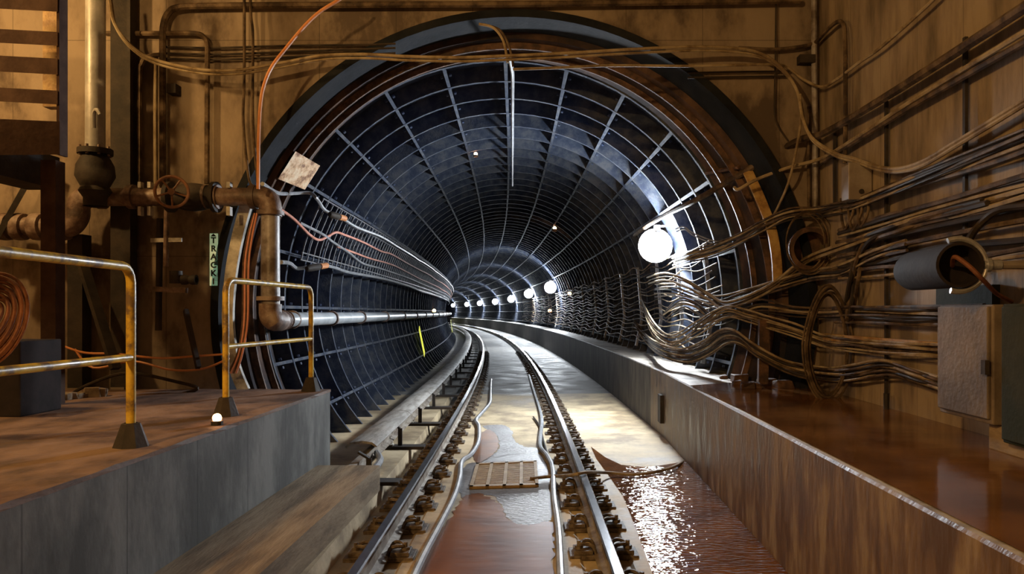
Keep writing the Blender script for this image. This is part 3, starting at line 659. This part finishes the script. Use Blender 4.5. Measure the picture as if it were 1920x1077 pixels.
# ---------------------------------------------------------------- crown pipe and tunnel-left cables
cr = [P(958,128,7.6), P(960,140,8.3)] + [ring(y,2.68,3) for y in (8.9,9.6,10.5,12,14,17,21,26)]
cable([P(956,110,7.4),P(959,125,7.8)]+[P(961,y,d) for y,d in ((141,8.6),(172,9.3),(202,10.0),(230,10.8),(260,11.8),(290,13.0),(320,14.6),(348,16.3))], .022, M_cabg, 'pale pipe running along the tunnel crown', 'crown_pipe', cat='pipe')
t = thing('cable_rack', 'ladder-like wire cable rack along the upper left tunnel wall', 'cable rack', ring(9.5,2.6,-70))
for a in (-61,-63.5,-79,-77): obj('rack_rail', MB().tube([ring(9.4+i*.6,2.60,a) for i in range(62)], .009, 5), M_steelg, t)
rest = MB()
for k in range(138):
    y = 9.42+k*.255; m_ = rest if k >= 100 else MB()
    m_.tube([ring(y,2.60,a) for a in (-61,-65,-70,-75,-79)], .010, 4)
    if k < 100: obj('rung', m_, M_cabg, t)
tag(obj('rung', rest, M_cabg, t), kind='stuff')
def lincable(a0, amp, seed, y0=9.6, y1=46, rr_=2.56, step=.9, drift=0):
    rg = random.Random(seed); L_ = []; y = y0
    while y < y1: L_.append(ring(y, rr_, a0 + rg.uniform(-amp,amp) + drift*(y-y0))); y += step*(1+ y/60)
    return L_
def leftcable(near, px, r, m, label, seed):
    rg = random.Random(seed); pts = list(near)+[onT(x,y,2.56,9.0) for x,y in px]
    p = pts[-1]; c = off(p.y,0); a = -math.degrees(math.atan2(math.hypot(p.x-cx(p.y),0), p.z-TC)); y = p.y+1.2
    while y < 60: pts.append(ring(y, 2.56, a+rg.uniform(-.25,.25))); y += 1.3+y/40
    cable(pts, r, m, label)
leftcable([onF(492,345,.3),P(520,362,7.9),P(547,363,8.7)], [(580,362),(594,373),(610,395),(637,407),(670,427),(714,444),(747,464),(775,481)], .022, M_cabg, 'topmost grey cable of the left rack with a splice sleeve', 1)
leftcable([P(508,385,7.5),P(527,394,8.2),P(552,412,8.7)], [(580,440),(598,450),(614,444),(630,436),(647,441),(680,454),(714,471),(734,477),(764,494),(790,508)], .017, M_cabr, 'upper salmon cable dipping and rising before the left rack', 2)
leftcable([], [(632,462),(650,469),(667,475),(694,485),(727,494),(747,502),(781,520)], .016, M_cabr, 'lower salmon cable of the left rack', 3)
leftcable([P(562,418,8.9)], [(604,439),(624,454),(654,474),(680,494),(714,504),(764,521),(785,530)], .018, M_cabg, 'middle grey cable sagging behind the salmon cables', 4)
leftcable([P(527,492,8.0),P(543,494,8.6)], [(560,504),(597,497),(627,502),(654,511),(714,522),(764,536),(790,547)], .024, M_cabg, 'lowest grey cable of the left rack with a splice sleeve', 5)
for (pa,pb,lab) in ((P(618,402,9.45),P(636,407,9.7),'upper'),(P(575,504,9.05),P(600,500,9.35),'lower')):
    tt = thing('cable_splice', lab+' black splice sleeve with an orange band on a left rack cable', 'cable splice', pa)
    obj('sleeve', MB().tube([pa,pa.lerp(pb,.15),pa.lerp(pb,.85),pb], [.026,.045,.045,.026], 10), M_cabk, tt)
    dd = (pb-pa).normalized(); obj('orange_band', MB().tube([pb,pb+dd*.16], .038, 10), M_cabo, tt)

# ---------------------------------------------------------------- right-hand cables
def tun(L_, rr_=2.60): return [onT(x,y,rr_) for x,y in L_]
cable(tun([(1190,441),(1212,425)],2.45)+tun([(1250,402)],2.5)+[P(1300,378,8.8),P(1360,344,8.3),P(1440,296,7.8)]+W([(1500,262)],.12)+RW([(1545,250),(1640,195),(1760,119),(1930,8)],.1), .034, M_cab, 'thick cable rising from the nearest lamp up across the right wall', 'conduit', cat='conduit')
cable([P(1377,352,7.9),P(1385,355,7.8),P(1420,336,7.7),P(1480,314,7.6-.1)]+RW([(1540,297),(1600,262),(1700,196),(1800,134),(1930,55)],.09), .018, M_cabt, 'slim tan cable just below the thick rising cable')
cable(RW([(1545,302),(1610,262),(1700,206),(1800,148),(1930,74)],.07), .022, M_cab, 'dark cable parallel below the slim tan rising cable')
cable(RW([(1535,312),(1640,240),(1760,168),(1850,112),(1930,82)],.05), .013, M_cabk, 'thin black line under the rising cable group')
cable([P(1500,176,7.25),P(1502,220,7.3),P(1495,270,7.35),P(1482,330,7.4),P(1465,375,7.6),P(1440,418,7.9),P(1400,447,8.2),P(1340,468,8.7),P(1300,480,9.2),P(1285,486,9.5)], .013, M_cabt, 'thin tan cable hanging from the slung pair down into the tunnel bundle')
HZ = [ # (label, start-left pixels F / tunnel, wall z levels)
]
def wallz(z, y0, y1, sag, seed, g=.07):
    rg = random.Random(seed); L_ = []; y = y1
    while y > y0: L_.append(Vector((XW-g-rg.uniform(0,.02), y, H+z-abs(rg.uniform(0,sag))))); y -= .9
    L_.append(Vector((XW-g, y0, H+z))); return L_
k = 0
for z, m_, r_ in ((1.02,M_cabk,.02),(.98,M_cabt,.013),(.94,M_cab,.018),(.80,M_cab,.02),(.76,M_cabk,.016),(.73,M_cabt,.012),(.67,M_cab,.024),(.62,M_cabk,.02),(.53,M_cab,.018),(.45,M_cabk,.022),(.38,M_cab,.016),(.34,M_cabt,.012)):
    ln = 6.2 if k < 3 else 6.9
    pts = wallz(z*.99, 1.6, ln, .05, 40+k)
    cable(pts, r_, m_, ORD[k]+' from top of the level cables strapped along the right wall above the drum', group='level cables on the right wall'); k += 1
k = 0
for z, m_, r_ in ((.04,M_cab,.018),(-.02,M_cabk,.014),(-.08,M_cab,.014)):
    cable(wallz(z,4.6,7.0,.02,70+k), r_, m_, ORD[k]+' from top of the three cables entering the brown cabinet at its top'); k += 1
def bundle(base, n, dx, dy, r_, labf, seed, mats=(M_cab,M_cabt,M_cab,M_cabk), jit=2.0, rsz=None):
    rg = random.Random(seed)
    for i in range(n):
        pts = []; ph = rg.uniform(0,6.28)
        for j,(x,y,s) in enumerate(base):
            X_ = x+dx*(i-(n-1)/2)+rg.uniform(-jit,jit); Y_ = y+dy*(i-(n-1)/2)+rg.uniform(-jit,jit)
            g = .06+.03*((i*5+j)%3)
            if s == 'R': pts.append(onR(X_,Y_,g))
            elif s == 'F': pts.append(onF(X_,Y_,g))
            elif s == 'T': pts.append(onT(X_,Y_,2.62-.02*(i%3)))
            else: pts.append(P(X_,Y_,s+.02*(i%3)))
        cable(pts, r_*rg.uniform(.8,1.2), mats[i%len(mats)], labf(i), n=5, seg=6)
bundle([(1192,612,'T'),(1215,640,'T'),(1240,657,10.4),(1285,668,9.6),(1325,654,8.9),(1358,632,8.3),(1385,634,7.9),(1420,660,7.6),(1480,690,7.35),(1555,703,'R'),(1600,700,'R'),(1660,690,'R'),(1715,706,'R'),(1765,722,'R')], 10, 1.2, 3.1, .011, lambda i: ORD[i]+' from top of the ten-strand bundle sweeping low into the cabinet foot', 21, (M_cabt,M_cab,M_cab,M_cabk), 1.0)
bundle([(1206,575,'T'),(1225,618,10.9),(1262,640,10),(1310,612,9.0),(1360,585,8.4),(1400,592,8.0),(1440,605,7.7),(1490,618,7.4),(1545,638,'R'),(1600,646,'R'),(1660,652,'R'),(1765,657,'R')], 7, .5, 4.0, .010, lambda i: ORD[i]+' from top of the seven strands crossing behind the hanging coil', 22, (M_cabt,M_cab,M_cabt), 2.5)
bundle([(1245,592,'T'),(1275,570,9.8),(1305,578,9.3),(1340,600,8.8),(1390,585,8.2),(1430,575,7.9),(1490,584,7.5),(1545,588,'R'),(1600,586,'R'),(1700,590,'R'),(1765,588,'R')], 5, .4, 5.0, .0105, lambda i: ORD[i]+' from top of the five strands level with the cabinet top', 23, (M_cab,M_cabk,M_cabt), 3)
bundle([(1228,545,'T'),(1262,544,10.2),(1300,556,9.5),(1345,567,8.9),(1400,552,8.3),(1460,535,7.8),(1520,515,7.5),(1575,508,'R'),(1640,478,'R'),(1700,462,'R')], 5, .5, 5.0, .011, lambda i: ORD[i]+' from top of the five strands rising right below the corner', 24, (M_cabt,M_cab,M_cabk), 2.5)
bundle([(1262,492,'T'),(1290,484,9.4),(1330,472,8.9),(1380,452,8.3),(1430,425,7.9),(1480,403,7.55),(1530,398,7.4),(1565,391,'R'),(1600,384,'R'),(1650,366,'R'),(1760,320,'R'),(1925,250,'R')], 6, .5, 4.0, .0115, lambda i: ORD[i]+' from top of the six strands rising from the lamp past the junction box', 25, (M_cab,M_cabt,M_cabk), 2.0)
bundle([(1215,528,'T'),(1245,520,10.6),(1285,530,9.6),(1330,556,9.0),(1365,572,8.5),(1440,540,7.9),(1510,490,7.5),(1590,458,'R'),(1700,420,'R'),(1800,398,'R'),(1925,360,'R')], 3, .5, 6.0, .014, lambda i: ORD[i]+' from top of the three long tan strands crossing the corner and wall', 26, (M_cabt,M_cab), 2.0)
bundle([(1590,600,'R'),(1596,560,'R'),(1602,520,'R'),(1612,480,'R'),(1632,448,'R'),(1680,430,'R'),(1740,408,'R'),(1850,380,'R')], 4, 4.5, 2.5, .018, lambda i: ORD[i]+' from left of the four dark cables dropping steeply right of the corner', 27, (M_cabk,M_cab), 1.0)
bundle([(1268,432,9.8),(1283,429,9.5),(1300,440,9.3),(1340,455,8.9),(1380,458,8.5),(1430,430,8.0)], 2, 0, 5.0, .010, lambda i: ('upper','lower')[i]+' of two thin pale wires curling out of the nearest lamp', 28, (M_cabg,M_cabg), 1.0)
# cables along the right side of the tunnel, hung from brackets
rg = random.Random(9)
for i in range(16):
    a = 74 + i*2.0; pts = []; y = 8.9 + rg.uniform(0,.5); r_ = 2.62
    while y < 52:
        pts.append(ring(y, r_, a+rg.uniform(-.4,.4))); pts.append(ring(y+.7+y/50, r_-.03, a+1.0+rg.uniform(-.3,1.1))); y += 1.5+y/25
    cable(pts, .010, M_cab if i%3 else M_cabt, ('%s from top of the wavy cables hung along the right tunnel wall' % ORD[i]) if i < 12 else ('%s from bottom of the wavy cables hung along the right tunnel wall' % ORD[15-i]), n=4, seg=5, group='wavy cables on the right tunnel wall')
k = 0
for y in (9.6,11.3,12.9,14.8,17,19.5,22,25,28,31,34,37.5,41,45):
    m_ = MB().beam(ring(y,2.68,74), ring(y,2.68,96), .05,.03); m_.beam(ring(y,2.68,96), ring(y,2.68,108), .05,.03)
    tag(obj('cable_hanger', m_, M_cabg, sm=False), 'upright bar holding the wavy cables on the right tunnel wall', 'cable hanger', 'cable hangers in the tunnel')
# hanging coil
tt = MB(); rg = random.Random(4)
for k in range(7):
    x0 = 1555+rg.uniform(-4,4); ry = 92+k*3.2; rx = 34+k*2.3; y0 = 648+rg.uniform(-3,3)
    tt.tube([P(x0+rx*math.sin(a)*(1-.25*max(0,math.cos(a))), y0-ry*math.cos(a), 6.75-.03*(k%3)+.05*math.sin(a)) for a in [2*math.pi*j/40 for j in range(40)]], .0105, 6, closed=True)
tag(obj('cable_coil', tt, M_cab), 'tall oval coil of brown cable hanging at the wall corner over the water', 'cable coil')
tt = MB()
for k in range(3): tt.tube([P(1510+k*4+(36+k*4)*math.sin(a), 455-(52+k*4)*math.cos(a), 7.3) for a in [2*math.pi*j/40 for j in range(40)]], .008, 5, closed=True)
tag(obj('cable_coil', tt, M_cab), 'thin round wire loop in front of the round wall opening', 'cable coil')
# junction box
t = thing('junction_box', 'grey metal junction box on the right wall below a conduit', 'junction box', onR(1610,370))
c0 = onR(1583,371,.0); xw0 = XW-.20
yb = F*xw0/(1592-VX); ya = yb+.17
za = H+(VY-373)/F*yb; zb = H+(VY-307)/F*yb
obj('box_body', MB().box((xw0,yb,za),(XW,ya,zb)), M_jbox, t, sm=False, bevel=.008)
obj('box_lid', MB().box((xw0-.008,yb-.012,za-.008),(XW-.01,yb,zb+.008)), M_jbox, t, sm=False, bevel=.004)
obj('knockout', MB().lathe([(.0,.0),(.022,.0),(.022,.006),(0,.006)], (xw0+.10,yb-.013,za+.06), (0,-1,0), 12), M_dark, t)
for k,(x,rx,dp) in enumerate(((1588,11,430),(1603,12,432),(1618,9,425))):
    cable([onR(x-rx,372,.08),onR(x-rx,400,.09),onR(x-4,dp,.1),onR(x+rx,400,.09),onR(x+rx+1,374,.08)], .013, M_cab, ORD[k]+' from left of three cable loops hanging under the junction box')
# drum, clamp
t = thing('rubber_drum', 'black cylindrical drum clamped high on the right wall', 'drum', P(1740,545,4.3))
pa, pb = P(1712,509,4.75), P(1800,497,4.05); ax = (pb-pa).normalized(); Ln = (pb-pa).length
obj('drum_body', MB().lathe([(0,-.05),(.07,-.05),(.11,-.03),(.122,.02),(.124,Ln),(.108,Ln),(.104,Ln-.12),(0,Ln-.12)], pa, ax, 28), M_can, t)
u = Vector((1,0,0)); u = (u-ax*u.dot(ax)).normalized(); w = Vector((0,0,1)); pc_ = pb-ax*.03
obj('clamp_ring', MB().tube([pc_+u*math.cos(R(a))*.143+w*math.sin(R(a))*.143 for a in range(-105,118,8)], .017, 8), M_steelg, t)
obj('clamp_stub', MB().tube([pc_+u*.13, pc_+u*.22], .028, 12).tube([pc_+u*.145, pc_+u*.165], .04, 12), M_steelg, t)
obj('wall_arm', MB().tube([pc_+u*.22, Vector((XW, pc_.y, pc_.z))], .024, 10), M_jbox, t)
obj('base_lug', MB().box((XW-.03,pc_.y-.09,pc_.z-.08),(XW,pc_.y+.09,pc_.z+.08)), M_dark, t, sm=False)
cable([pb-ax*.1, P(1790,482,4.02), P(1815,498,3.95), P(1840,522,3.9), P(1868,550,4.0), P(1897,566,4.1)], .012, M_coil, 'short orange-red lead coming out of the black drum')
cable([P(1806,470,4.2),onR(1830,430,.15),onR(1870,395,.12),onR(1930,385,.1)], .022, M_cabk, 'thick black cable curving up from behind the drum')
# cabinets
t = thing('wall_cabinet', 'weathered brown metal cabinet on the right wall above the bench', 'cabinet', P(1815,780,4.3))
xf = 2.45; y1, y0 = F*xf/(1762-VX), F*xf/(1862-VX); zt = H+13/732*2.45; zbot = H-.625
obj('cabinet_body', MB().box((xf,y0,zbot),(XW,y1,zt)), M_boxb, t, sm=False, bevel=.008)
obj('cabinet_door', MB().box((xf-.02,y0+.02,zbot+.03),(xf,y1-.01,zt-.01)), M_boxb, t, sm=False, bevel=.006)
obj('cabinet_latch', MB().box((xf-.045,y0-.0,zbot+.28),(xf-.02,y0+.04,zbot+.36)), M_dark, t, sm=False)
t = thing('wall_cabinet', 'dark green cabinet at the right edge of the frame', 'cabinet', P(1900,820,3.9))
obj('cabinet_body', MB().box((2.44,2.7,H-.70),(XW,F*2.44/(1880-VX),H+.045)), M_green, t, sm=False, bevel=.008)
obj('cabinet_door', MB().box((2.42,2.72,H-.68),(2.44,F*2.44/(1880-VX)-.02,H+.03)), M_green, t, sm=False, bevel=.006)
tag(obj('backing_plate', MB().box((XW-.05,F*2.7/(1860-VX),H+.02),(XW,F*2.7/(1755-VX),H+.17)), M_green, sm=False), 'dark green plate on the wall between the drum and the brown cabinet', 'plate')
tag(obj('concrete_plinth', MB().box((2.5,2.6,.85),(XW,F*2.5/(1853-VX),1.0)), M_kerb, sm=False, bevel=.01), 'low concrete plinth on the bench under the cabinets', 'plinth')
# uprights, channel, small things on the right wall
for x, ya_, yb_, lab in ((1662,190,738,'long thin upright strap on the right wall beside the coil'),(1810,70,470,'thin upright strap on the right wall above the drum'),(1565,250,400,'thin upright strap on the right wall left of the junction box')):
    d = F*(XW-.03)/(x-VX); m_ = MB().beam(P(x,ya_,d), P(x,yb_,d), .022,.03); tag(obj('cable_strap', m_, M_dark, sm=False), lab, 'strap')
m_ = MB().tube([onR(1662,738,.06), onR(1662,771,.06)], .022, 10); tag(obj('pipe_stub', m_, M_dark), 'short dark pipe stub standing in the water at the wall foot', 'pipe')
m_ = MB().beam(Vector((XW-.05,F*2.7/(1548-VX),H-.24)), Vector((XW-.05,F*2.7/(1765-VX),H-.24)), .05,.065); tag(obj('steel_channel', m_, M_amber, sm=False), 'amber-lit steel channel level on the right wall behind the coil', 'channel')
# round opening / big pipe stub in the portal splay, amber-lit steel angle
pc_ = P(1508,470,7.58); m_ = MB().lathe([(.0,.0),(.17,.0),(.19,-.02),(.19,-.16),(.22,-.18),(.22,-.2),(.17,-.2),(.17,-.05)], pc_, (0,1,0), 26)
tag(obj('pipe_stub', m_, M_rust), 'wide round rusty pipe stub in the wall corner behind the wire loop', 'pipe')
prof = smooth([P(1402,322,8.0),P(1425,372,7.95),P(1445,425,7.9),P(1455,480,7.85),P(1458,530,7.85)],5); m_ = MB()
for a, b in zip(prof[:-1], prof[1:]): m_.beam(a,b,.03,.10,up=(1,0,0))
tag(obj('curved_angle', m_, M_amber, sm=False), 'amber-lit curved steel angle at the right side of the arch', 'steel angle')
m_ = MB().beam(P(1432,600,7.75),P(1430,720,7.75),.10,.06); tag(obj('steel_post', m_, M_rust, sm=False), 'short rusty post at the right foot of the arch', 'post')
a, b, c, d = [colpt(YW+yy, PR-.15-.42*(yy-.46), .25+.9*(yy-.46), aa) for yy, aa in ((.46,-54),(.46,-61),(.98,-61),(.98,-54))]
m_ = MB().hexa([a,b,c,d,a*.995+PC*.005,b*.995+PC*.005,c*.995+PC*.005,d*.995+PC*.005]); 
tag(obj('light_patch', m_, M_litpatch, sm=False), 'painted patch of light in the left side of the collar', 'plate')
rg = random.Random(8)
for k in range(9):
    p = Vector((2.0+rg.uniform(-.1,.5), 7.9+rg.uniform(-.5,.9), .85)); s = rg.uniform(.04,.10); m_ = MB()
    m_.hexa([p+Vector((sx*s*rg.uniform(.7,1.2), sy*s*rg.uniform(.6,1), (sz+1)*s*rg.uniform(.3,.6))) for sx,sy,sz in ((-1,-1,-1),(1,-1,-1),(1,1,-1),(-1,1,-1),(-1,-1,1),(1,-1,1),(1,1,1),(-1,1,1))])
    tag(obj('debris_lump', m_, M_rust, sm=False, bevel=.01), 'rusty lump of debris on the bench at the right foot of the arch', 'debris', 'debris at the right foot of the arch')
tag(obj('drain_outlet', MB().box(P(1236,790,9.92)+Vector((-.02,0,0)), P(1246,742,9.7)), M_dark, sm=False), 'dark outlet box in the bench face before the lit corner', 'outlet')

# ---------------------------------------------------------------- light
def lamp(name, loc, e, col, rad=.12, tgt=None, spot=None):
    l = bpy.data.lights.new(name, 'SPOT' if spot else 'POINT'); l.energy = e; l.color = col; l.shadow_soft_size = rad
    if spot: l.spot_size = R(spot); l.spot_blend = .5
    o = bpy.data.objects.new(name, l); COL.objects.link(o); o.location = loc
    if tgt is not None: o.rotation_euler = (Vector(tgt)-Vector(loc)).to_track_quat('-Z','Y').to_euler()
    return o
AMB = (1,.59,.21)
lamp('sodium_lamp_left', (-5.7,5.2,4.7), 310, AMB, .10)
lamp('sodium_lamp_rear', (-3.6,-1.2,4.6), 1000, AMB, .14)
w = bpy.data.worlds.new('dark'); SC.world = w; w.use_nodes = True
w.node_tree.nodes['Background'].inputs[0].default_value = (.02,.025,.04,1); w.node_tree.nodes['Background'].inputs[1].default_value = .3

# ---------------------------------------------------------------- camera
cam = bpy.data.cameras.new('camera'); cam.sensor_width = 36; cam.lens = F/1920*36; cam.clip_end = 300
cam.shift_x = (960-VX)/1920; cam.shift_y = (VY-538.5)/1920
co_ = bpy.data.objects.new('camera', cam); COL.objects.link(co_); co_.location = (0,0,H); co_.rotation_euler = (R(90),0,0)
SC.camera = co_
SC.view_settings.view_transform = 'Standard'; SC.view_settings.look = 'None'; SC.view_settings.gamma = 1
SC.view_settings.use_curve_mapping = False; SC.view_settings.exposure = 0
